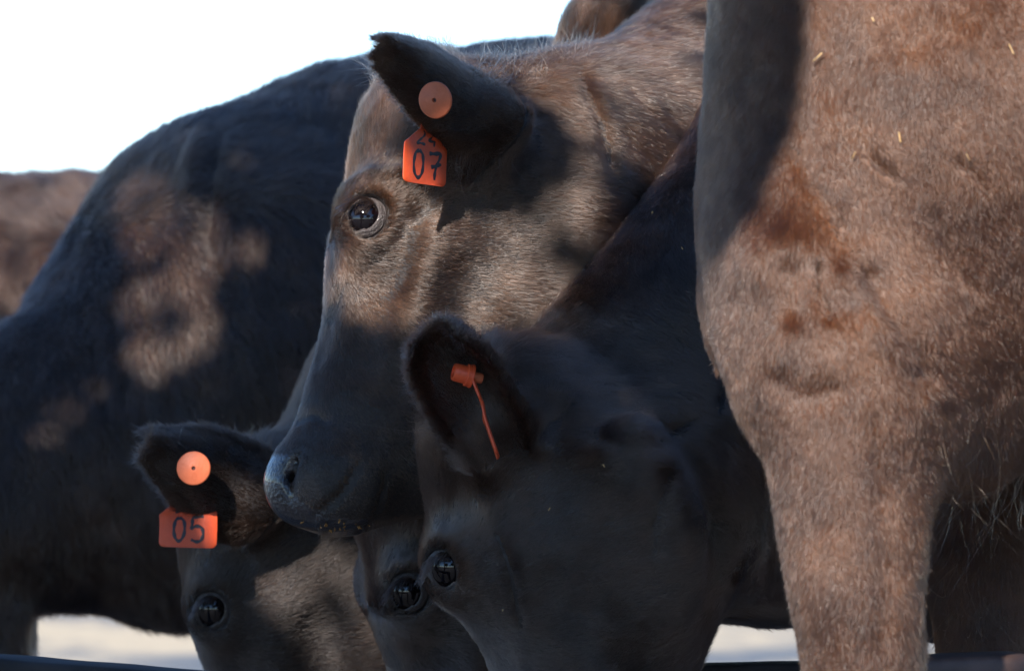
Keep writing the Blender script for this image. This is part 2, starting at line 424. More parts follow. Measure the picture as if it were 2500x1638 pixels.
M_LASH = fur_mat('lash_hair', (.006, .004, .004), (.03, .02, .015))
def smooth_line(p, n=7):
    p = [np.array(x, float) for x in p]; q = [2 * p[0] - p[1]] + p + [2 * p[-1] - p[-2]]; o = []
    for i in range(1, len(q) - 2):
        for t in np.linspace(0, 1, n, endpoint=False):
            a = q[i - 1:i + 3]
            o.append(.5 * ((2 * a[1]) + (a[2] - a[0]) * t + (2 * a[0] - 5 * a[1] + 4 * a[2] - a[3]) * t * t + (-a[0] + 3 * a[1] - 3 * a[2] + a[3]) * t ** 3))
    return np.array(o + [p[-1]])
BUILT = {}
def crease(V, N, pts, wpx, depth):
    """press a fold into (or raise a ridge on) the near side of the hide along a line"""
    x = (V[:, 0] / V[:, 1]) / PXM + 1250; y = 819 - ((V[:, 2] - CAMZ) / V[:, 1]) / PXM
    p = smooth_line(pts, 5) if len(pts) > 1 else np.array(pts + pts, float); best = np.full(len(V), 1e9); n = len(p)
    for i in range(n - 1):
        a, b = p[i], p[i + 1]; ab = b - a; t = np.clip(((x - a[0]) * ab[0] + (y - a[1]) * ab[1]) / (ab @ ab + 1e-9), 0, 1)
        d = np.hypot(x - a[0] - t * ab[0], y - a[1] - t * ab[1]) + wpx * .9 * np.abs(2 * (i + t) / (n - 1) - 1) ** 6
        best = np.minimum(best, d)
    return V - N * (depth * np.exp(-(best / wpx) ** 2) * np.clip(-N[:, 1] * 3, 0, 1))[:, None]
CREASES = {
 'brown': [([(1935, 350), (1985, 450), (2060, 560), (2120, 660)], 16, .0045), ([(2002, 630), (2004, 700), (2026, 770)], 11, .008), ([(1925, 640), (1930, 760)], 50, .008),
           ([(2110, 640), (2200, 800), (2290, 940)], 34, .010), ([(2050, 640), (2140, 790), (2225, 890)], 26, -.006), ([(2100, 110), (2103, 330), (2140, 395), (2210, 440)], 9, .003), ([(2122, 140), (2125, 320), (2170, 385)], 9, -.003),
           ([(1985, -40), (2000, 300), (2060, 520)], 20, -.004), ([(2130, 1010), (2160, 1300), (2150, 1660)], 30, .004), ([(1860, 900), (1960, 960), (2060, 940)], 40, .004), ([(2320, 380), (2390, 430), (2420, 500)], 9, .003), ([(2280, 500), (2330, 640), (2400, 720)], 14, .003)],
 '07': [([(1398, 165), (1440, 250), (1470, 340), (1490, 430)], 13, .0038), ([(1515, 205), (1580, 270), (1660, 340)], 9, .0014), ([(1500, 300), (1560, 370), (1600, 440)], 9, .0014), ([(1590, 230), (1650, 300)], 8, .0012),
        ([(1060, 470), (1000, 560), (970, 660), (940, 720)], 28, .0034), ([(1000, 560), (1050, 560), (1090, 545)], 26, -.002), ([(905, 480), (965, 520), (955, 590), (905, 640)], 16, .001), ([(880, 1120), (835, 1200), (765, 1262)], 11, .0045),
        ([(720, 1030), (760, 1010), (800, 1030)], 14, .003), ([(880, 960), (960, 960), (1020, 900)], 30, .003), ([(830, 700), (800, 800), (770, 900)], 16, .0025)],
 '02': [([(1205, 1310), (1235, 1400), (1262, 1530)], 8, .0035), ([(1420, 1060), (1560, 1080), (1700, 1010)], 34, .006), ([(1765, 760), (1770, 900), (1750, 1000)], 20, .005), ([(1640, 1140), (1600, 1250), (1580, 1360)], 30, .005), ([(1100, 1080), (1110, 1180), (1080, 1300)], 26, .003)],
 'F': [([(335, 680), (395, 880), (410, 1010)], 13, .007), ([(255, 720), (300, 880), (305, 1000)], 13, .007), ([(200, 760), (235, 900), (250, 1020)], 12, .006), ([(520, 350), (500, 520), (560, 700)], 26, .010), ([(480, 330), (455, 450), (480, 560)], 24, -.008)],
}
def finish(key, sc, heads_bare, label, cat, group, skin, loc, rough_amp=.0015):
    """turn the field into the animal's one continuous body mesh under an Empty at its base"""
    V, F = sc.surface()
    for _ in range(28 if key == 'brown' else 0):          # a sleek coat: no ledges where the muscle masses meet
        A_ = np.zeros_like(V); n_ = np.bincount(F.ravel(), minlength=len(V))
        cq = V[F].mean(1)
        for ax in range(3): A_[:, ax] = np.bincount(F.ravel(), np.repeat(cq[:, ax], 4), len(V))
        V = V * .3 + .7 * A_ / np.maximum(n_, 1)[:, None]
    N = vnormals(V, F)
    V = V + N * (rough_amp * (noise(V, 14, 1) + .5 * noise(V, 34, 2)))[:, None]
    N = vnormals(V, F)
    for c_ in CREASES.get(key, []): V = crease(V, N, *c_)
    N = vnormals(V, F)
    cow = thing('cow', loc); tag(cow, label, cat, group)
    mi = None
    if heads_bare is not None:
        c = V[F].mean(1); mi = heads_bare(c).astype(int)
    mesh('body', V, F, [skin, M_NOSE], cow, mi=mi, origin=loc)
    BUILT[key] = (cow, V, F, N)
    return cow, V, F, N
def nose_bare(h):
    def f(c):
        l = h.local(c); uu, v, w_ = l[:, 0], l[:, 1], l[:, 2]
        return (uu < 1.1) & (uu > .95 + 1.1 * np.maximum(0, abs(w_) - .07)) & (v < -.03) & (v > -.262) | (uu > .885) & (uu < 1.1) & (v > -.088) & (abs(w_) < .12)
    return f
def furry(h):
    nb = nose_bare(h); eyes = [h.eye_frame(sg) for sg in (1, -1)]
    def f(c):
        m = 1.0 - nb(c)
        for e in eyes:
            dv = c - e[0]; r = np.linalg.norm(dv, axis=1); m = m * np.clip((r - .0235) / .004, 0, 1)
        return m
    return f

# =================================================================== the cattle
H07 = Head((897, 535), 3.93, -17.5, 1, .440, -.22)
H02 = Head((1102, 1382), 3.80, 10, -27, .42)       # the one feeding in front
H03 = Head((996, 1442), 4.07, 4, 12, .42)          # the one half hidden behind it
H05 = Head((521, 1485), 4.30, 6, 3, .42)
H02.aim = -.12; H05.aim = .15
GRP = 'cattle crowded at the feed rail'

# --- brown cow, nearest, seen from shoulder to foreleg
def legs(s, pts, rad, k=.03): s.chain(pts, rad, k)
s = Sculpt((.10, 3.22, -.01), (1.20, 4.02, 1.75), .0048)
s.ell(P(2950, 260, 3.62), (.32, .25, .32), k=.05)
s.ell(P(2480, 200, 3.60), (.19, .215, .24), k=.06)
for Y_ in (3.36, 3.44, 3.52, 3.60, 3.68, 3.76, 3.84, 3.91, 3.97): s.chain([P(2167, 1116, Y_), P(2387, 1286, Y_), P(2600, 1436, Y_)], [.060, .060, .055], .02, True)   # the belly line rises to the elbow
s.chain([P(2065, 930, 3.44), P(2072, 1130, 3.42), P(2085, 1380, 3.41), P(2108, 1650, 3.41), P(2120, 2050, 3.41), P(2120, 2350, 3.41)], [.070, .062, .0545, .047, .036, .032], .04)
s.ell(P(2160, 330, 3.52), (.11, .13, .30), np.array([[.97, 0, .24], [0, 1, 0], [-.24, 0, .97]]), .08)      # shoulder blade
s.ell(P(2018, 600, 3.52), (.085, .12, .15), k=.07)                                                         # point of the shoulder
s.chain([P(1990, 640, 3.47), P(2035, 820, 3.45), P(2130, 960, 3.44)], [.072, .074, .05], .05)                # upper arm
s.ell(P(2095, 890, 3.46), (.076, .075, .09), k=.05)
s.chain([P(2120, 2350, 3.41), P(2115, 3050, 3.41), P(2100, 3300, 3.40)], [.034, .024, .030], .02)
s.ell(P(2075, 3560, 3.38), (.055, .05, .042), k=.03)
s.ell(P(2230, 940, 3.45), (.03, .04, .045), k=.03)                                                         # elbow
s.chain([P(2440, 960, 3.82), P(2430, 1350, 3.80), P(2420, 1700, 3.80), P(2400, 2250, 3.8), P(2400, 2600, 3.8), P(2390, 2780, 3.8)], [.07, .06, .046, .034, .028, .03], .04)
s.chain([P(2390, 2780, 3.8), P(2380, 3150, 3.79)], [.028, .045], .02)
s.chain([P(2078, 740, 3.56), P(2070, 420, 3.55), P(2090, 120, 3.54), P(2140, -250, 3.52), P(2100, -520, 3.50)], [.10, .105, .11, .12, .12], .05, flat=(0, 1, 0), squash=.95)
s.ell(P(1770, 520, 3.60), (.022, .03, .13), np.array([[1, 0, -.03], [0, 1, 0], [.03, 0, 1]]), .03)               # dewlap
s.ell(P(1735, 690, 3.63), (.010, .016, .085), np.array([[1, 0, .06], [0, 1, 0], [-.06, 0, 1]]), .012)
s.ell(P(1925, 640, 3.395), (.03, .02, .02), k=.03)
BR = finish('brown', s, None, 'light brown cow standing nearest the camera, only its shoulder, chest and foreleg in view', 'cow', GRP, M_SKINB, (P(2100, 1000, 3.6)[0], 3.6, 0), .0025)

# --- the cow with tag 07
s = Sculpt((-.32, 3.72, .0 + .55), (1.15, 5.3, 1.62), .0042)
H07.build(s)
s.chain([H07.at(.18, -.24, 0), P(1300, 460, 4.05), P(1500, 475, 4.11), P(1740, 470, 4.20), P(2050, 430, 4.45), P(2350, 500, 4.8)], [.085, .116, .132, .15, .17, .2], .05, flat=(.25, 1, 0), squash=.85)
s.chain([P(1200, 640, 4.05), P(1420, 690, 4.13), P(1700, 760, 4.25)], [.07, .10, .13], .07)
s.chain([H07.at(.13, -.13, 0), P(1290, 372, 4.07), P(1470, 282, 4.14), P(1640, 185, 4.22), P(1800, 75, 4.3)], [.042, .045, .05, .06, .075], .05)
s.ell(P(1490, 125, 4.40), (.052, .05, .075), np.array([[.96, 0, -.25], [0, 1, 0], [.25, 0, .96]]), .03)
s.ell(P(2500, 560, 4.93), (.55, .26, .34), k=.1)
E07 = ear(s, P(1240, 318, 3.925), P(908, 104, 3.84), (-.5, .85, -.35), .082,   .021, .05, root=H07.at(.18, -.20, .14), tipw=(.6, .9, 1, .98, .88, .66, .44, .3, .2))
C07 = finish('07', s, nose_bare(H07), 'black cow wearing orange ear tag 07, its sunlit face turned down to the left', 'cow', GRP, M_SKIN, (P(2300, 900, 4.9)[0], 4.9, 0))

# --- the black cow in front, head down, tag seen edge on
s = Sculpt((-.25, 3.55, .0 + .42), (1.1, 4.55, 1.50), .0042)
H02.build(s)
s.chain([H02.at(.12, -.22, 0), P(1420, 1110, 3.88), P(1640, 960, 3.92), P(1850, 800, 3.97), P(2050, 720, 4.06)], [.075, .10, .12, .14, .16], .06, flat=(.2, 1, 0), squash=.8)
s.chain([P(1420, 1250, 3.88), P(1650, 1150, 3.94), P(1850, 1150, 4.02)], [.10, .13, .14], .08)
s.chain([P(1590, 900, 3.93), P(1741, 685, 3.96), P(1910, 425, 4.02), P(2050, 200, 4.08)], [.085, .085, .085, .085], .05)
s.ell(P(2450, 800, 4.14), (.40, .16, .30), k=.1)
E02 = ear(s, P(1255, 1090, 3.765), P(1055, 812, 3.71), (-.55, -.85, .1), .084, .024, .02, root=H02.at(.17, -.20, .14), tipw=(.55, .80, .97, 1, 1, .92, .78, .62, .42))
C02 = finish('02', s, nose_bare(H02), 'black cow reaching down in the front middle, its ear tag seen edge on', 'cow', GRP, M_SKIN, (P(2300, 900, 4.25)[0], 4.25, 0))

# --- the cow half hidden behind it
s = Sculpt((-.22, 3.8, .0 + .45), (.95, 4.75, 1.20), .0046)
H03.build(s)
s.chain([H03.at(.12, -.2, 0), P(1120, 1080, 4.30), P(1300, 1050, 4.45), P(1700, 1050, 4.58)], [.08, .09, .10, .12], .05)
C03 = finish('03', s, nose_bare(H03), 'black cow whose one dark eye and forehead show between two other heads at the bottom', 'cow', GRP, M_SKIN, (.55, 4.6, 0))

# --- the cow with tag 05
s = Sculpt((-.62, 3.98, .0 + .40), (.45, 5.0, 1.28), .0046)
H05.build(s)
s.chain([H05.at(.24, -.26, 0), P(850, 1130, 4.44), P(940, 950, 4.56), P(1080, 800, 4.7)], [.07, .078, .083, .10], .06)
E05 = ear(s, P(672, 1232, 4.26), P(350, 1078, 4.20), (-.15, .9, -.25), .100, .022, .02, root=H05.at(.17, -.20, .14), tipw=(.7, .95, 1, .98, .84, .62, .44, .32, .22))
C05 = finish('05', s, nose_bare(H05), 'black cow wearing orange ear tag 05, head lowered at the bottom left', 'cow', GRP, M_SKIN, (.15, 4.75, 0))

# --- the big dark cow behind, and another beyond it
s = Sculpt((-1.22, 4.70, -.01), (1.0, 6.0, 1.56), .0075)
s.chain([P(1700, 635, 5.50), P(1250, 640, 5.42), P(850, 765, 5.35), P(660, 865, 5.30)], [.265, .27, .265, .245], .08, flat=(0, 1, 0), squash=.85)
s.ell(P(800, 490, 5.32), (.20, .14, .13), np.array([[.93, 0, .36], [0, 1, 0], [-.36, 0, .93]]), .1)
s.chain([P(600, 880, 5.22), P(325, 1060, 5.15), P(-30, 1190, 5.10), P(-250, 1350, 5.06)], [.25, .195, .155, .12], .08, flat=(.2, 1, 0), squash=.8)
s.chain([P(640, 620, 5.16), P(560, 900, 5.12), P(480, 1200, 5.12)], [.09, .10, .09], .08)
s.ell(P(440, 1330, 5.15), (.09, .10, .095), k=.06)
s.ell(P(240, 1120, 5.18), (.15, .12, .13), k=.08)
s.ell(P(520, 555, 5.25), (.10, .1, .10), k=.1)
s.chain([P(360, 900, 5.25), P(120, 1290, 5.30), P(25, 1450, 5.30), P(0, 1700, 5.3), P(-10, 2100, 5.3), P(-10, 2500, 5.3), P(-20, 2950, 5.3)], [.10, .08, .040, .033, .034, .024, .04], .03)
s.chain([P(700, 1200, 5.2), P(690, 1600, 5.2), P(690, 2100, 5.2), P(690, 2500, 5.2), P(680, 3000, 5.2)], [.10, .06, .036, .026, .04], .04)
HF = Head((-400, 1600), 4.98, -8, 10, .42, -.1); HF.build(s)
s.chain([P(-250, 1350, 5.06), HF.at(.18, -.22, 0)], [.12, .09], .05)
CF = finish('F', s, nose_bare(HF), 'big dark cow standing side on behind the others, out of focus at left', 'cow', GRP, M_SKIN, (0, 5.4, 0), .004)

s = Sculpt((-1.75, 5.9, -.01), (-.15, 6.9, 1.5), .011)
s.chain([P(-1050, 760, 6.45), P(-500, 720, 6.4), P(0, 765, 6.4), P(400, 725, 6.4)], [.18, .19, .195, .185], .08)
for x in (-1080, -960, -350, -120):
    s.chain([P(x, 850, 6.4), P(x, 1300, 6.4), P(x, 1900, 6.4), P(x, 2600, 6.4)], [.11, .06, .035, .04], .04)
CG = finish('G', s, None, 'brownish cow farthest back, only its blurred back showing at the left edge', 'cow', GRP, M_SKINB, (-.7, 6.4, 0), .006)
# ------------------------------------------------------------------ eyes, whiskers
HF.eye_parts(CF[0], lashes=False); H07.eye_parts(C07[0]); H02.eye_parts(C02[0], (1,)); H03.eye_parts(C03[0], (1,)); H05.eye_parts(C05[0], (1,))

# ------------------------------------------------------------------ ear tags
STROKES = {
 '0': [[(.5, .0), (.2, .12), (.06, .45), (.12, .8), (.42, 1.0), (.74, .84), (.86, .5), (.78, .15), (.5, .0)]],
 '7': [[(.02, .06), (.45, .03), (.93, .0), (.86, .2), (.62, .52), (.52, .78), (.48, 1.02)], [(.2, .56), (.62, .48), (1.0, .40)]],
 '5': [[(.98, .0), (.5, .02), (.18, .05), (.12, .28), (.08, .46), (.4, .38), (.8, .44), (.95, .66), (.84, .9), (.5, 1.0), (.04, .92)]],
 '2': [[(.08, .2), (.35, .0), (.8, .06), (.84, .32), (.5, .64), (.1, .98), (.5, .96), (1.0, 1.0)]],
 '4': [[(.62, .0), (.3, .4), (.05, .66), (.5, .66), (1.0, .62)], [(.68, .3), (.66, .7), (.64, 1.05)]],
}
def lathe(name, prof, c, ax, m, parent, n=48):
    ax = np.array(ax, float); ax /= np.linalg.norm(ax); a = np.cross(ax, (0, 0, 1)); a /= np.linalg.norm(a); b = np.cross(ax, a); V = []; F = []
    for r_, h in prof:
        for i in range(n): t = 2 * math.pi * i / n; V.append(c + ax * h + r_ * (math.cos(t) * a + math.sin(t) * b))
    for j in range(len(prof) - 1):
        for i in range(n): F.append((j * n + i, j * n + (i + 1) % n, (j + 1) * n + (i + 1) % n, (j + 1) * n + i))
    F.append(tuple(range(n))[::-1]); F.append(tuple(range((len(prof) - 1) * n, len(prof) * n)))
    o = mesh(name, np.array(V), F, m, parent, origin=c)
    mod = o.modifiers.new('edge', 'EDGE_SPLIT'); mod.split_angle = R(50)
    return o
def ear_tag(label, pin, n_button, path, wdir, width, digits, small, mark, boss=False, neck=.34):
    pin = np.array(pin); t = thing('ear_tag', pin); tag(t, label, 'ear tag', 'orange ear tags')
    nb = np.array(n_button, float); nb /= np.linalg.norm(nb)
    if not boss:
        b = lathe('button', [(.0145, -.0016), (.0158, -.0012), (.0163, -.0002), (.0160, .0008), (.0148, .0015), (.006, .0018), (.0042, .0025), (.0021, .0025), (.0017, .0004)], pin, nb, M_BUTTON, t)
        lathe('pin_hole', [(.0016, .0), (.0016, .0009)], pin, nb, M_HOLE, b, 16)
        lathe('pin', [(.003, -.012), (.003, -.001)], pin, nb, M_ORANGE, t, 16)
    else:
        lathe('button', [(.0100, -.001), (.0104, .0), (.0100, .001)], pin, nb, M_ORANGE, t)
        b = lathe('boss', [(.0088, -.0030), (.0096, -.0028), (.0096, .0005), (.0080, .0012), (.0076, .0110), (.0069, .0122), (.005, .0124), (.0045, .009)], pin + nb * .0038, nb, M_ORANGE, t)
        lathe('pin', [(.0042, -.0100), (.0046, -.009), (.0042, -.001)], pin, nb, M_BUTTON, t, 20)
    # the panel: a rounded house shape bent along its path
    path = smooth_line(path, 8); seg = np.r_[0, np.cumsum(np.linalg.norm(np.diff(path, axis=0), axis=1))]; Lp = seg[-1]
    wd = np.array(wdir, float); wd /= np.linalg.norm(wd)
    def at(sv):
        p = np.array([np.interp(sv, seg, path[:, q]) for q in range(3)]); e = 1e-3
        d = np.array([np.interp(min(sv + e, Lp), seg, path[:, q]) - np.interp(max(sv - e, 0), seg, path[:, q]) for q in range(3)])
        d /= np.linalg.norm(d); w_ = wd - (wd @ d) * d; w_ /= np.linalg.norm(w_); nn_ = np.cross(w_, d); nn_ = nn_ if nn_ @ (np.array([0, 0, CAMZ]) - p) > 0 else -nn_
        return p, d, w_, nn_
    def hw(sv):
        u = sv / Lp; v = np.interp(u, [0, .04, .10, neck, neck + .20, 1], [.16, .24, .27, .30, 1, 1]) * width / 2
        rc = .005
        if sv > Lp - rc: v -= rc - math.sqrt(max(rc * rc - (sv - Lp + rc) ** 2, 0))
        return v
    ss = np.unique(np.r_[np.linspace(0, Lp - .005, 34), Lp - .005 + .005 * np.sin(np.linspace(0, np.pi / 2, 8))]); V = []; th = .0009
    for sv in ss:
        p, d, w_, nn_ = at(sv); h = hw(sv); cup = .0012
        for a, b2 in ((-1, -.5), (-1, .5), (-.975, 1), (-.5, 1), (0, 1), (.5, 1), (.975, 1), (1, .5), (1, -.5), (.975, -1), (.5, -1), (0, -1), (-.5, -1), (-.975, -1)):
            V.append(p + w_ * h * a + nn_ * (b2 * th - cup * (1 - a * a)))
    k = 14; F = [(j * k + i, j * k + (i + 1) % k, (j + 1) * k + (i + 1) % k, (j + 1) * k + i) for j in range(len(ss) - 1) for i in range(k)]
    F += [tuple(range(k))[::-1], tuple(range((len(ss) - 1) * k, len(ss) * k))]
    pan = mesh('panel', np.array(V), F, M_ORANGE, t, origin=path[0])
    pan.modifiers.new('edge', 'EDGE_SPLIT').split_angle = R(60)
    def write(txt, s0, s1, x0, x1, rad):
        m = len(txt); cw = (x1 - x0) / m
        for i, ch in enumerate(txt):
            V = []; F = []; N_ = []
            for st in STROKES[ch]:
                l = smooth_line(st, 9); base = len(V)
                for q, (a, b2) in enumerate(l):
                    sv = (s0 + (s1 - s0) * b2) * Lp; p, d, w_, nn_ = at(sv)
                    x = (x0 + cw * (i + .12 + .76 * a)) * mark; c = p + w_ * x * width / 2 + nn_ * (th - .0012 * (1 - x * x) + .00005)
                    dl = l[min(q + 1, len(l) - 1)] - l[max(q - 1, 0)]; tv = w_ * mark * dl[0] * cw * .76 * width / 2 + d * dl[1] * (s1 - s0) * Lp; tv /= np.linalg.norm(tv) + 1e-9
                    sd = np.cross(tv, nn_); rr = rad * (1 + .22 * math.sin(q * .55 + i)) * (.75 if q in (0, len(l) - 1) else 1)
                    for z in range(8):
                        an = 2 * math.pi * z / 8; V.append(c + sd * rr * math.cos(an) + nn_ * (.00018 + .00004 * i) * math.sin(an))
                for q in range(len(l) - 1):
                    for z in range(8): F.append((base + q * 8 + z, base + q * 8 + (z + 1) % 8, base + (q + 1) * 8 + (z + 1) % 8, base + (q + 1) * 8 + z))
                F += [tuple(base + z for z in range(8)), tuple(base + (len(l) - 1) * 8 + z for z in range(8))[::-1]]
            mesh('digit', np.array(V), F, M_INK, pan, origin=np.array(path[0]), smooth=False)
    if digits: write(digits, *DIG[digits])
    if small: write(small, *SM)
    return t
DIG = {'07': (.60, .93, -.64, .84, .0017), '05': (.60, .92, -.60, .62, .0016)}; SM = (.36, .52, -.52, .62, .0012)

b07 = P(1063, 245, 3.826); 
ear_tag('orange tag numbered 07 hanging from the raised ear of the sunlit face', b07, (-.30, -.62, -.08),
        [P(1050, 258, 3.885), P(1044, 300, 3.876), P(1038, 380, 3.872), P(1036, 450, 3.870)], (.66, .72, .03), .0545, '07', '24', 1)
ear_tag('orange tag numbered 05 on the blurred ear at bottom left', P(473, 1143, 4.178), (.0, -1, .05),
        [P(452, 1158, 4.235), P(455, 1210, 4.225), P(460, 1270, 4.215), P(458, 1336, 4.21)], (1, .05, -.03), .0555, '05', '24', 1)
ear_tag('orange tag seen edge on inside the dark ear of the front cow', P(1150, 918, 3.725), (-1, -.25, .25),
        [P(1146, 898, 3.725), P(1158, 940, 3.722), P(1176, 985, 3.72), P(1184, 1025, 3.715), P(1214, 1114, 3.71)], (-.035, 1, 0), .05, None, None, 1, boss=True)

# ------------------------------------------------------------------ setting
def ground_mat():
    m, N, L, b = mat('dry_yard'); tc = N.new('ShaderNodeTexCoord')
    n1 = N.new('ShaderNodeTexNoise'); n1.inputs['Scale'].default_value = .55; n1.inputs['Detail'].default_value = 6; L.new(tc.outputs['Object'], n1.inputs['Vector'])
    n2 = N.new('ShaderNodeTexNoise'); n2.inputs['Scale'].default_value = 9; n2.inputs['Detail'].default_value = 8; L.new(tc.outputs['Object'], n2.inputs['Vector'])
    r = N.new('ShaderNodeValToRGB'); e = r.color_ramp.elements; e[0].position = .44; e[0].color = (.085, .095, .10, 1); e[1].position = .56; e[1].color = (.36, .295, .19, 1)
    ad = N.new('ShaderNodeMath'); ad.operation = 'MULTIPLY_ADD'; ad.inputs[1].default_value = .25; L.new(n2.outputs['Fac'], ad.inputs[0])
    sb = N.new('ShaderNodeMath'); sb.operation = 'SUBTRACT'; sb.inputs[1].default_value = .12; L.new(n1.outputs['Fac'], sb.inputs[0]); L.new(sb.outputs[0], ad.inputs[2])
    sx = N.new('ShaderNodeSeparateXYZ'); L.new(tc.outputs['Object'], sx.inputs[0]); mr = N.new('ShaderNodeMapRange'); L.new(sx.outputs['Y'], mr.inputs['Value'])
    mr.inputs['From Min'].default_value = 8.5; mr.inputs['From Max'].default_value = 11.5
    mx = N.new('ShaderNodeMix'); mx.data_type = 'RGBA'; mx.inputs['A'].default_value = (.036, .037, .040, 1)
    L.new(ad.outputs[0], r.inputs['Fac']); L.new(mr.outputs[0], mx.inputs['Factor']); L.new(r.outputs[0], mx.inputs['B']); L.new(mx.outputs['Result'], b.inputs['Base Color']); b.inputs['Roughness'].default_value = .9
    bp = N.new('ShaderNodeBump'); bp.inputs['Strength'].default_value = .5; bp.inputs['Distance'].default_value = .03; L.new(n2.outputs['Fac'], bp.inputs['Height']); L.new(bp.outputs[0], b.inputs['Normal'])
    return m
GX = np.r_[-900, -200, -60, np.linspace(-25, 25, 60), 60, 200, 900]; GY = np.r_[-200, -40, np.linspace(-10, 60, 80), 120, 400, 1500]
gx, gy = np.meshgrid(GX, GY); gv = np.stack([gx.ravel(), gy.ravel(), np.zeros(gx.size)], 1); gv[:, 2] = noise(gv, .9, 40) * .03 - .03
nx = len(GX); ii, jj = np.meshgrid(np.arange(nx - 1), np.arange(len(GY) - 1)); q0 = (jj * nx + ii).ravel()
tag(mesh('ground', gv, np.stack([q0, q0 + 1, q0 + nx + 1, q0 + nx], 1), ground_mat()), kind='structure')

def bar(name, a, b, w_, h_, m, parent=None, ends=True):
    a = np.array(a, float); b = np.array(b, float); d = (b - a) / np.linalg.norm(b - a); up = np.array([0, 0, 1.0]); sd = np.cross(d, up); sd /= np.linalg.norm(sd); up = np.cross(sd, d)
    V = []; r_ = min(w_, h_) * .16; n = max(2, int(np.linalg.norm(b - a) / .02))
    prof = []
    for sx, sz, a0 in ((1, 1, 0), (-1, 1, 90), (-1, -1, 180), (1, -1, 270)):
        for q in range(4): t = R(a0 + 30 * q); prof.append((sx * (w_ / 2 - r_) + r_ * math.cos(t), sz * (h_ / 2 - r_) + r_ * math.sin(t)))
    for i in range(n + 1):
        c = a + (b - a) * i / n
        for x, z in prof: V.append(c + sd * x + up * z)
    V = np.array(V); V += (noise(V, 25, 50) * .0006)[:, None]; k = 16
    F = [(i * k + j, i * k + (j + 1) % k, (i + 1) * k + (j + 1) % k, (i + 1) * k + j) for i in range(n) for j in range(k)] + [tuple(range(k))[::-1], tuple(range(n * k, (n + 1) * k))]
    return mesh(name, V, F, m, parent, origin=parent.location if parent else a)
def rail(label, a, b, w_, h_, m, posts):
    a = np.array(a); b = np.array(b); t = thing('feed_rail', (a[0], a[1], 0)); tag(t, label, 'rail', 'steel rails along the feed bunk')
    bar('top_bar', a, b, w_, h_, m, t)
    for q in posts:
        c = a + (b - a) * q; bar('post', (c[0], c[1] + .0, c[2] - h_ / 2 - .001), (c[0] + .001, c[1], -.02), .05, .05, m, t)
rail('dark steel rail crossing the bottom left corner', P(-250, 1625, 3.72), P(1000, 1730, 3.60), .05, .032, M_RAIL, (.02, .97))
rail('dark rail end beneath the hanging brown hair at the bottom right corner', P(2140, 1664, 3.53), P(2485, 1652, 3.58), .055, .040, M_RUST, (.5,))
rail('thin dark rail just showing between the black jaw and the brown foreleg', P(1500, 1652, 3.98), P(2330, 1640, 4.02), .04, .022, M_RAIL, (.05,))
# ------------------------------------------------------------------ unseen tree added overhead; its leaves are placed to shape the sun patches
A1 = np.cross(SUN, (0, 0, 1.0)); A1 /= np.linalg.norm(A1); A2 = np.cross(A1, SUN)
def sp(p): p = np.atleast_2d(p); return np.stack([p @ A1, p @ A2], 1)
def inpoly(q, poly):
    r = np.zeros(len(q), bool); n = len(poly)
    for i in range(n):
        (x1, y1), (x2, y2) = poly[i], poly[(i + 1) % n]
        c = ((y1 > q[:, 1]) != (y2 > q[:, 1])) & (q[:, 0] < (x2 - x1) * (q[:, 1] - y1) / (y2 - y1 + 1e-12) + x1); r ^= c
    return r
RES = .005; S0 = np.array([-4.0, -6.0]); MASK = np.zeros((1700, 2000), bool); EARM = MASK.copy()   # openings cut in the crown to light chosen patches, seen along the sunbeams
def cells(q): return np.clip(((q - S0) / RES).astype(int), 0, [MASK.shape[0] - 1, MASK.shape[1] - 1])
def grow(m, n):
    for _ in range(n):
        a = m.copy(); a[1:] |= m[:-1]; a[:-1] |= m[1:]; a[:, 1:] |= m[:, :-1]; a[:, :-1] |= m[:, 1:]; m = a
    return m
def lit(body, poly, n=3, skip=None):
    """sunbeams must reach this outlined part of the hide"""
    c, V, F, N = BUILT[body]; x = (V[:, 0] / V[:, 1]) / PXM + 1250; y = 819 - ((V[:, 2] - CAMZ) / V[:, 1]) / PXM
    m = (N[:, 1] < .05) & (N @ SUN < 0) & inpoly(np.c_[x, y], poly)
    if skip is not None:
        r = V - skip['base']; ta = r @ skip['A'] / skip['L']; m &= ~((ta > .05) & (ta < 1.1) & (abs(r @ skip['B']) < skip['w'] * .6) & (abs(r @ skip['N']) < .035))
    bx = np.clip((x / 14).astype(int) + 300, 0, 899); by = np.clip((y / 14).astype(int) + 300, 0, 899); zb = np.full((900, 900), 99.0)
    fr = N[:, 1] < .05; np.minimum.at(zb, (bx[fr], by[fr]), V[fr, 1]); m &= V[:, 1] < zb[bx, by] + .035      # only what shows
    t = np.zeros_like(MASK); k = cells(sp(V[m])); t[k[:, 0], k[:, 1]] = True; MASK[:] |= grow(t, n)
def oval(px, py, rx, ry, t=0):
    a = R(t); return [(px + rx * math.cos(q) * math.cos(a) - ry * math.sin(q) * math.sin(a), py + rx * math.cos(q) * math.sin(a) + ry * math.sin(q) * math.cos(a)) for q in np.linspace(0, 2 * np.pi, 14, endpoint=False)]
lit('brown', [(1975, -300), (1970, 100), (1945, 330), (1845, 560), (1725, 700), (1600, 800), (1600, 2000), (2295, 2000), (2295, 1000), (3200, 1900), (3200, -300)], 1)
MASK[:] = ~grow(~grow(MASK, 5), 5); BROAD = grow(MASK, 2)      # the flank is lit without a break
lit('07', [(1000, 110), (900, 230), (830, 340), (760, 430), (760, 655), (850, 668), (960, 715), (1080, 760), (1210, 745), (1340, 705), (1270, 620), (1240, 560), (1290, 508), (1400, 505), (1480, 520), (1400, 440), (1300, 390), (1200, 320), (1100, 140)], 2, E07)
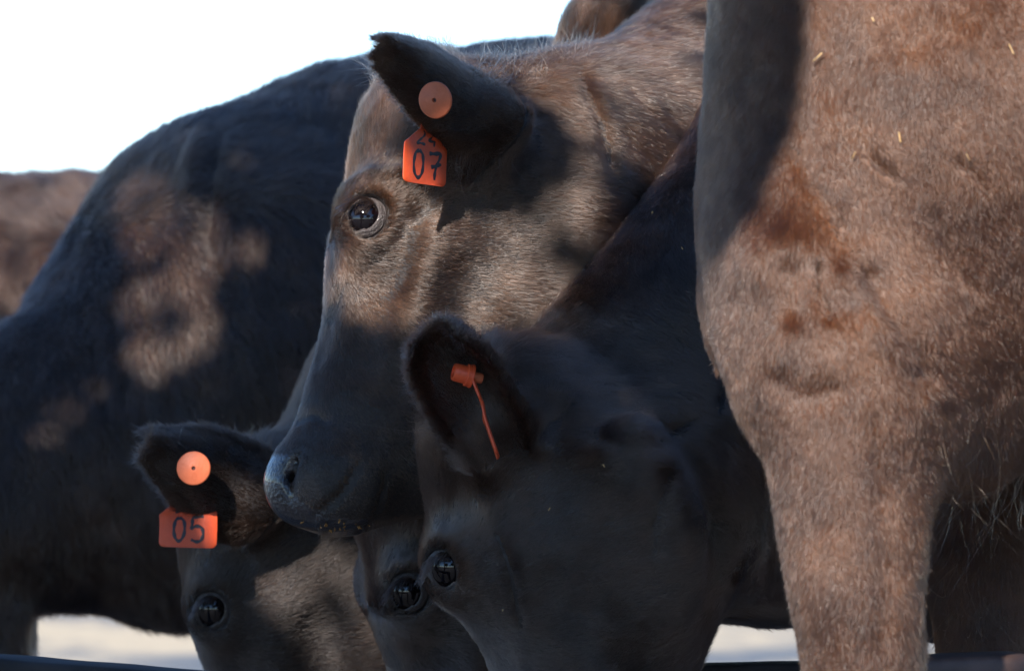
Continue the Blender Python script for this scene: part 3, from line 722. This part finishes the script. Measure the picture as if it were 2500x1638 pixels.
lit('07', [(1060, 100), (1120, 190), (1210, 205), (1320, 185), (1440, 270), (1560, 320), (1640, 380), (1650, 450), (1720, 430), (1760, 200), (1790, -60), (1640, 10), (1540, 70), (1470, 30), (1400, 80), (1300, 60)], 3, E07)
lit('05', [(620, 1340), (740, 1310), (765, 1450), (800, 1470), (805, 1400), (890, 1430), (900, 1640), (800, 1640), (730, 1500)], 1)
lit('F', [(290, 450), (385, 465), (400, 535), (500, 525), (512, 640), (470, 700), (485, 790), (430, 860), (372, 920), (348, 860), (362, 740), (338, 620)], 1)
for a in ((528, 870, 26, 50, 10), (610, 410, 30, 20, 0), (610, 615, 60, 22, 10), (250, 930, 7, 60, 0), (150, 1040, 26, 46, 0), (205, 770, 7, 50, 0), (1150, 110, 60, 12, 0)): lit('F', oval(*a), 0)
for a in ((110, 440, 90, 20, 0), (225, 430, 50, 16, 0), (30, 460, 50, 24, 0), (150, 520, 60, 12, 10)): lit('G', oval(*a), 2)
_, V_, F_, N_ = BR; x_ = (V_[:, 0] / V_[:, 1]) / PXM + 1250; y_ = 819 - ((V_[:, 2] - CAMZ) / V_[:, 1]) / PXM
m_ = (N_[:, 1] < .3) & (V_[:, 1] < 3.66) & inpoly(np.c_[x_, y_], [(1600, -250), (1910, -250), (1900, 100), (1872, 330), (1780, 540), (1600, 680)])
k_ = cells(sp(V_[m_])); EARM[k_[:, 0], k_[:, 1]] = True
c_, V_, F_, N_ = C07; r_ = V_ - E07['base']; ta = r_ @ E07['A'] / E07['L']; m_ = (ta > .0) & (ta < 1.05) & (abs(r_ @ E07['B']) < E07['w'] * .55) & (abs(r_ @ E07['N']) < .035)
k_ = cells(sp(V_[m_])); EARM[k_[:, 0], k_[:, 1]] = True; EARM = grow(EARM, 2)
LEAF = simple('leaf', (.05, .09, .025), .45, 0, 3, .4, var=.3); BARK = simple('bark', (.12, .09, .065), .9, .8, 18, .2, var=.4)
def added_shade_tree():
    tr = thing('added_shade_tree', (-2.3, 0.4, 0)); tag(tr, 'unseen leafy tree added overhead, its leaves placed to shape sun and shade on the herd', 'tree')
    g = np.random.default_rng(5)
    corners = sp(np.array([P(-500, -300, 5.3), P(3000, -300, 3.3), P(-500, 1900, 4.0), P(2300, 1900, 3.7), P(-500, 500, 6.5), P(1700, 300, 5.5), P(2500, 300, 3.4)]))
    lo, hi = corners.min(0) - .25, corners.max(0) + .25
    n = int(13.0 * np.prod(hi - lo) / .0010); q = lo + g.random((n, 2)) * (hi - lo); keep = np.ones(n, bool)
    for dx, dy in ((0, 0), (.02, 0), (-.02, 0), (0, .02), (0, -.02)):
        k = cells(q + (dx, dy)); keep &= ~MASK[k[:, 0], k[:, 1]]
    k = cells(q); keep |= EARM[k[:, 0], k[:, 1]]
    core = ~grow(~MASK, 8); keep |= MASK[k[:, 0], k[:, 1]] & ~core[k[:, 0], k[:, 1]] & ~BROAD[k[:, 0], k[:, 1]] & (g.random(n) < .075)      # ragged edges to the openings
    w_ = np.argwhere(EARM); extra = S0 + (w_[g.integers(len(w_), size=9000)] + g.random((9000, 2))) * RES  # extra leaves added to keep the ear and chest strip shaded
    q = np.concatenate([q[keep], extra]); n = len(q)
    d0 = float(np.mean([P(1100, 700, 3.95) @ SUN])); tt = g.uniform(2.3, 3.6, n) + .25 * noise(np.c_[q, np.zeros(n)], 3, 60)
    c = q[:, :1] * A1 + q[:, 1:] * A2 + (d0 - tt)[:, None] * SUN
    nrm = -SUN * .9 + g.normal(0, .5, (n, 3)); nrm /= np.linalg.norm(nrm, axis=1, keepdims=True)
    ax = np.cross(nrm, g.normal(0, 1, (n, 3))); ax /= np.linalg.norm(ax, axis=1, keepdims=True); bx = np.cross(nrm, ax)
    ln = g.uniform(.034, .056, n); wd = ln * g.uniform(.42, .6, n)
    V = np.stack([c - ax * ln[:, None] / 2, c - ax * (ln * .1)[:, None] + bx * (wd / 2)[:, None] - nrm * .003, c + ax * ln[:, None] / 2, c - ax * (ln * .1)[:, None] - bx * (wd / 2)[:, None] - nrm * .003], 1).reshape(-1, 3)
    mesh('crown', V, np.arange(n * 4).reshape(n, 4), LEAF, tr, smooth=False, origin=(-2.3, .4, 3.2))
    s = Sculpt((-3.0, -.4, -.05), (1.6, 3.9, 4.2), .03)
    s.chain([(-2.3, .4, -.1), (-2.28, .42, 1.2), (-2.2, .5, 2.4)], [.24, .17, .15], .05)
    mid = c.mean(0)
    near = grow(MASK, 8); made = 0
    for i in range(600):
        a = np.array([-2.2, .5, 2.3]); e = c[g.integers(n)] - SUN * .3 + (0, 0, .3); b = (a + mid) / 2 + g.normal(0, .35, 3) + (-.2, 0, .6)
        path = np.array([(1 - t) ** 2 * a + 2 * t * (1 - t) * b + t * t * e for t in np.linspace(0, 1, 9)])
        k = cells(sp(np.array([path[0] + (path[-1] - path[0]) * 0] + [path[q // 6] + (path[min(q // 6 + 1, 8)] - path[q // 6]) * (q % 6) / 6 for q in range(48)])))
        if near[k[:, 0], k[:, 1]].any(): continue
        s.chain(path, list(np.linspace(.10, .018, 9)), .04, n=2); made += 1
        if made > 9: break
    V, F = s.surface(); mesh('trunk', V, F, BARK, tr, origin=(-2.3, .4, 0))
added_shade_tree()
def far_tree(x, y, h, r_, seed, label):
    g = np.random.default_rng(seed); t = thing('tree', (x, y, 0)); tag(t, label, 'tree', 'trees across the yard')
    n = 2600; cl = g.normal(0, 1, (16, 3)) * (r_ * .5, r_ * .5, h * .17) + (0, 0, h * .66); c = cl[g.integers(16, size=n)] + g.normal(0, r_ * .22, (n, 3)) + (x, y, 0)
    a = g.normal(0, 1, (n, 3)); a /= np.linalg.norm(a, axis=1, keepdims=True); b = np.cross(a, g.normal(0, 1, (n, 3))); b /= np.linalg.norm(b, axis=1, keepdims=True); l = r_ * .10
    V = np.stack([c - a * l, c + b * l * .5, c + a * l, c - b * l * .5], 1).reshape(-1, 3)
    mesh('crown', V, np.arange(n * 4).reshape(n, 4), LEAF, t, smooth=False, origin=(x, y, h * .6))
    s = Sculpt((x - r_, y - r_, -.1), (x + r_, y + r_, h), .12); s.chain([(x, y, -.1), (x + .1, y, h * .35), (x, y + .1, h * .75)], [.22, .17, .08], .05)
    for q in range(4): e = cl[q] * .8 + (x, y, h * .12); s.chain([(x, y, h * .35), e], [.12, .06], .05)
    V, F = s.surface(); mesh('trunk', V, F, BARK, t, origin=(x, y, 0))
for q, (x, y, h, r_, l_) in enumerate(((-9, -13, 6.5, 3.2, 'broad round tree across the yard, nearest the added shade tree'), (1.5, -17, 8, 3.6, 'tallest tree across the yard, straight behind the camera'), (11, -12, 5.5, 2.8, 'low spreading tree across the yard at the far right'))): far_tree(x, y, h, r_, 90 + q, l_)
# ------------------------------------------------------------------ the coats
F_BLACK = fur_mat('black_fur', (.010, .0056, .0038), (.070, .036, .0215), .24, 20, .4)
F_BLACK3 = fur_mat('soft_black_fur', (.008, .0048, .0036), (.026, .0140, .0088), .4, 14, .2)
F_BLACK2 = fur_mat('blue_black_fur', (.010, .0085, .0088), (.060, .038, .028), .17, 12, .6)
F_BROWN = fur_mat('brown_fur', (.013, .0046, .0019), (.058, .0215, .0090), .28, 22, .35)
F_DARK = fur_mat('back_fur', (.008, .0062, .0060), (.034, .0175, .0105), .38, 8, .2)
F_FAR = fur_mat('far_brown_fur', (.008, .004, .003), (.036, .018, .011), .4, 12, .1)

def ear_rule(E, ln_edge=.009, inside=.012):
    def f(p, nv, d, ln, lift, wild):
        r = p - E['base']; ta = (r @ E['A']) / E['L']; tb = (r @ E['B']); tn = r @ E['N']
        on = (ta > .02) & (ta < 1.08) & (abs(tb) < E['w'] * .62) & (abs(tn) < .035)
        q = abs(tb) / (E['w'] / 2 * np.interp(ta, [0, .28, .45, .78, 1], [.5, .95, 1, .72, .15]))
        edge = on & ((q > .78) | (ta > .88))
        dd = E['A'] + (E['B'] * np.sign(tb)[:, None]) * np.clip(q - .4, 0, 1)[:, None] * 1.2
        d[on] = dd[on]; ln[on] = .009; lift[on] = .25; wild[on] = .25
        ln[edge] = ln_edge; lift[edge] = .55; wild[edge] = .8
        return d, ln, lift, wild
    return f
def head_rule(H, poll=.030):
    def f(p, nv, d, ln, lift, wild):
        l = H.local(p); u, v, w_ = l[:, 0], l[:, 1], l[:, 2]
        hd = (u > -.05) & (u < 1.1) & (abs(w_) < .30) & (v > -.62)
        t = hd & (u < .10) & (v > -.22) & (abs(w_) < .12)
        ln[t] = poll * .8; lift[t] = .7; wild[t] = 1.0
        m = hd & (u > .74); ln[m] = .006; lift[m] = .22
        m = hd & (u > .86); ln[m] = .0035; lift[m] = .3
        return d, ln, lift, wild
    return f
def both(*fs):
    def f(*a):
        p, nv = a[:2]; x = a[2:]
        for q in fs: x = q(p, nv, *x)
        return x
    return f
def head_flow(H, cheek, sg=1):
    """hair runs away from the eye: up the forehead, back over the cheek, down the bridge"""
    A = []
    for s_ in (1, -1):
        def add(u, v, w_, d, ln, lf, wd): A.append((H.at(u, v, w_ * s_), np.array(d[0] * H.U + d[1] * H.V + d[2] * s_ * H.W), ln, lf, wd))
        add(.10, -.1, .10, (-1, .1, .3), .020, .5, .6); add(.25, -.02, .08, (-1, .2, .4), .011, .32, .3)
        add(.36, .0, .05, (-.7, 0, .5), .009, .3, .4); add(.50, -.02, .04, (1, 0, .3), .008, .2, .15); add(.75, -.05, .04, (1, -.1, .4), .008, .2, .2)
        add(.62, -.22, .14, (.3, -1, 0), .009, .25, .3); add(.80, -.22, .12, (.5, -.8, 0), .009, .35, .7)
        add(.45, -.25, .2, (-.15, -1, 0), .009, .2, .15); add(.30, -.30, .2, (-.35, -1, 0), .009, .2, .15); add(.40, -.48, .15, (-.2, -1, 0), .012, .22, .2)
        add(.65, -.44, .06, (-.5, -1, 0), .014, .3, .3); add(.2, -.15, .2, (-.9, -.5, 0), .012, .3, .3); add(.92, -.3, .08, (.6, -1, 0), .004, .3, .3)
    return A
if not CLAY:
    c, V, F, N = C07
    fl = anchors_flow(head_flow(H07, 0) + [(P(1300, 150, 4.05), PV(-.1, -1, -.3), .021, .7, .7), (P(1180, 150, 4.0), PV(-.3, -1, -.3), .018, .65, .8), (P(1480, 130, 4.3), PV(.1, -1, -.2), .018, .45, .4), (P(1350, 250, 4.0), PV(.5, .5), .015, .28, .2),
        (P(1500, 250, 4.15), PV(.6, .8), .015, .25, .2), (P(1650, 250, 4.3), PV(.55, .8), .015, .25, .2), (P(1400, 500, 4.0), PV(.8, .6), .013, .2, .15), (P(1550, 500, 4.2), PV(.6, .8), .013, .2, .15), (P(1650, 60, 4.4), PV(.8, -.3), .016, .35, .3), (P(1500, 20, 4.4), PV(-.2, -1), .018, .4, .4)])
    coat('fur', V, F, N, fl, F_BLACK, c, .34, .00015, furry(H07), both(head_rule(H07, .024), ear_rule(E07)), 11, clump=.16, swirl=.25)
    c, V, F, N = C02
    fl = anchors_flow(head_flow(H02, 0) + [(P(1400, 850, 3.8), PV(.6, .6), .014, .25, .2), (P(1600, 700, 3.9), PV(.4, .9), .014, .25, .2), (P(1500, 1050, 3.8), PV(.8, .5), .014, .22, .2), (P(1700, 1000, 3.9), PV(.3, 1), .016, .25, .3),
        (P(1700, 500, 4.0), PV(.5, .8), .014, .25, .2), (P(1650, 1300, 3.85), PV(-.1, 1), .016, .25, .3), (P(1850, 1300, 3.9), PV(.1, 1), .016, .25, .3)])
    coat('fur', V, F, N, fl, F_BLACK2, c, .26, .00016, furry(H02), both(head_rule(H02, .026), ear_rule(E02, .012)), 12, clump=.18, swirl=.25)
    c, V, F, N = C03
    fl = anchors_flow(head_flow(H03, 0) + [(P(1300, 1050, 4.4), PV(.8, .5), .014, .22, .2)])
    coat('fur', V, F, N, fl, F_BLACK2, c, .20, .00019, furry(H03), head_rule(H03, .02), 13, clump=.15, swirl=.2)
    c, V, F, N = C05
    fl = anchors_flow(head_flow(H05, 0) + [(P(850, 1000, 4.4), PV(.6, .2), .014, .3, .3), (P(1000, 900, 4.5), PV(.8, .4), .014, .22, .2)])
    coat('fur', V, F, N, fl, F_BLACK3, c, .16, .00021, furry(H05), both(head_rule(H05, .022), ear_rule(E05, .013)), 14, clump=.14, swirl=.22)
    c, V, F, N = BR
    fl = anchors_flow([(P(1900, 200, 3.5), PV(-.05, 1), 0.0099, 0.26, .3), (P(2100, 200, 3.4), PV(.05, 1), 0.0081, 0.26, .35), (P(2400, 200, 3.3), PV(.3, 1), 0.0074, 0.32, .7), (P(2450, 600, 3.3), PV(.5, .8), 0.0081, 0.36, .9),
        (P(1800, 600, 3.5), PV(-.1, 1), 0.0087, 0.26, .3), (P(1950, 650, 3.4), PV(.05, 1), 0.0081, 0.24, .3), (P(2150, 700, 3.4), PV(.4, .9), 0.0087, 0.27, .4), (P(2000, 950, 3.4), PV(-.05, 1), 0.0081, 0.24, .35), (P(2200, 950, 3.4), PV(.3, .9), 0.0112, 0.38, .8),
        (P(1950, 1200, 3.4), PV(-.12, 1), 0.0099, 0.24, .35), (P(2100, 1200, 3.35), PV(.1, 1), 0.0093, 0.26, .4), (P(2250, 1200, 3.4), PV(.35, .9), 0.0124, 0.42, .8), (P(2000, 1550, 3.4), PV(-.05, 1), 0.0099, 0.21, .35), (P(2250, 1550, 3.4), PV(.3, 1), 0.0112, 0.38, .7),
        (P(2450, 1050, 3.45), PV(-.2, 1), 0.0099, 0.51, 1.0), (P(2400, 900, 3.4), PV(.5, .8), 0.0099, 0.34, .7)])
    coat('fur', V, F, N, fl, F_BROWN, c, .42, .00015, None, None, 15, clump=.24, swirl=.10)
    c, V, F, N = CF
    fl = anchors_flow([(P(900, 200, 5.2), PV(.3, -1), .022, .5, .5), (P(500, 300, 5.1), PV(.6, -.6), .020, .4, .4), (P(600, 700, 5.1), PV(.3, 1), .022, .3, .4), (P(250, 900, 5), PV(.1, 1), .022, .3, .4), (P(200, 1300, 5), PV(.2, 1), .025, .3, .4), (P(1300, 150, 5.2), PV(.3, -1), .02, .5, .5)])
    coat('fur', V, F, N, fl, F_DARK, c, .075, .00040, None, None, 16, pts=4)
    c, V, F, N = CG
    fl = anchors_flow([(P(100, 450, 6.3), PV(-.4, -.4), .035, .4, .5), (P(100, 800, 6.2), PV(.1, 1), .03, .3, .4)])
    coat('fur', V, F, N, fl, F_FAR, c, .045, .0006, None, None, 17, pts=4)
# ------------------------------------------------------------------ chaff and feed caught on the coats
def near_front(V, N, px, py, tol=14):
    x = (V[:, 0] / V[:, 1]) / PXM + 1250; y = 819 - ((V[:, 2] - CAMZ) / V[:, 1]) / PXM
    m = np.where((abs(x - px) < tol) & (abs(y - py) < tol) & (N[:, 1] < .2))[0]
    return None if len(m) == 0 else m[np.argmin(V[m, 1])]
def bits(name, label, body, spots, m, ln, wd, lift=.004):
    c, V, F, N = body; VV = []; FF = []; g = np.random.default_rng(31)
    for px, py in spots:
        i = near_front(V, N, px, py)
        if i is None: continue
        n = N[i]; a = np.cross(n, g.normal(0, 1, 3)); a[2] -= .6; a /= np.linalg.norm(a); b = np.cross(n, a); b /= np.linalg.norm(b)
        l = ln * g.uniform(.5, 1.3); w_ = wd * g.uniform(.6, 1.2); o = V[i] + n * lift; k = len(VV)
        for s0 in (-1, 1):
            for t in range(5): q = 2 * math.pi * t / 5; VV.append(o + a * l / 2 * s0 + (b * math.cos(q) + n * math.sin(q)) * w_ / 2 * g.uniform(.6, 1.2) + n * g.uniform(-.0005, .0015))
        FF += [(k + t, k + (t + 1) % 5, k + 5 + (t + 1) % 5, k + 5 + t) for t in range(5)] + [tuple(range(k, k + 5))[::-1], tuple(range(k + 5, k + 10))]
    if VV: tag(mesh(name, np.array(VV), FF, m, smooth=False, origin=VV[0]), label, 'debris', kind='stuff')
bits('feed_crumbs', 'golden feed crumbs stuck along the lips of the sunlit face', C07, [(x + rng.normal(0, 4), 1292 + 4 * math.sin((x - 720) / 60) + rng.normal(0, 9)) for x in np.r_[rng.uniform(720, 905, 12), rng.normal(830, 30, 8)]], M_FEED, .0026, .0015, .0005)
bits('straw_chaff', 'pale straw bits caught in the light brown coat', BR, [(2076, 368), (2190, 330), (2461, 110), (2356, 385), (2120, 50), (1984, 130)], M_STRAW, .0075, .0010)
bits('chaff', 'tiny pale specks on the dark coats in the middle', C02, [(1585, 520), (1660, 600), (1470, 1140), (1225, 1495), (1530, 640), (1340, 1230), (1710, 820)], M_STRAW, .0022, .0010)
def stray(cow, roots, dirs, ln, rad, m, seed, curl=.35):
    if CLAY: return
    g = np.random.default_rng(seed); out = []
    for r0, d in zip(roots, dirs):
        d = d / np.linalg.norm(d) + g.normal(0, .25, 3); l = ln * g.uniform(.4, 1.2); cv = g.normal(0, curl, 3); cv2 = g.normal(0, curl, 3)
        out.append([r0 + l * (d * t + cv * t * t + cv2 * math.sin(4 * t) * .3) for t in np.linspace(0, 1, 9)])
    curves('long_hair', np.array(out), rad, m, cow)
g = np.random.default_rng(77)
F_LONG = fur_mat('long_brown_hair', (.02, .010, .006), (.15, .09, .05), .25, 12)
def roots_on(body, n, x0, x1, y0, y1, ymin=0):
    c, V, F, N = body; x = (V[:, 0] / V[:, 1]) / PXM + 1250; y = 819 - ((V[:, 2] - CAMZ) / V[:, 1]) / PXM
    m = np.where((x > x0) & (x < x1) & (y > y0) & (y < y1) & (V[:, 1] > ymin))[0]
    return V[m[g.integers(len(m), size=n)]] if len(m) else np.zeros((0, 3))
r_ = roots_on(BR, 100, 2300, 2560, 1000, 1200); stray(BR[0], r_, [PV(-.25, 1)] * len(r_), .060, .00018, F_LONG, 1, .6)
r_ = roots_on(BR, 130, 2290, 2420, 1380, 1600, 3.72); stray(BR[0], r_, [PV(-.1, .6, -.5)] * len(r_), .035, .00017, F_LONG, 2, .4)
r_ = roots_on(BR, 160, 2270, 2300, 1000, 1640); stray(BR[0], r_, [PV(.7, .6, -.3)] * len(r_), .016, .00017, F_LONG, 4, .3)
r_ = roots_on(C02, 45, 1060, 1095, 985, 1050); stray(C02[0], r_, [PV(-1, -.1, -.2)] * len(r_), .034, .00015, F_LONG, 3, .4)

r_ = roots_on(C07, 2600, 930, 1130, 100, 200, 3.95); stray(C07[0], r_, [PV(-.6, -.8, -.2)] * len(r_), .024, .00015, F_LONG, 5, .5)

r_ = roots_on(C07, 500, 1040, 1260, 360, 430); r_ = r_[r_[:, 1] < 3.925]; stray(C07[0], r_, [PV(-.25, 1, -.1)] * len(r_), .022, .00014, M_LASH, 6, .35)
r_ = roots_on(C07, 600, 1150, 1330, 150, 215, 3.9); stray(C07[0], r_, [PV(.4, -.6, -.3)] * len(r_), .020, .00015, F_LONG, 7, .6)
r_ = roots_on(C07, 700, 1180, 1440, 110, 165, 3.95); stray(C07[0], r_, [PV(.35, -1, -.2)] * len(r_), .016, .00014, F_LONG, 8, .4)
r_ = roots_on(C05, 300, 420, 640, 1060, 1140); stray(C05[0], r_, [PV(-.6, -.6, 0)] * len(r_), .013, .0002, F_LONG, 9, .6)
r_ = roots_on(C07, 60, 760, 920, 1200, 1290); stray(C07[0], r_, [PV(-.2, 1, -.3)] * len(r_), .012, .0001, M_LASH, 10, .3)
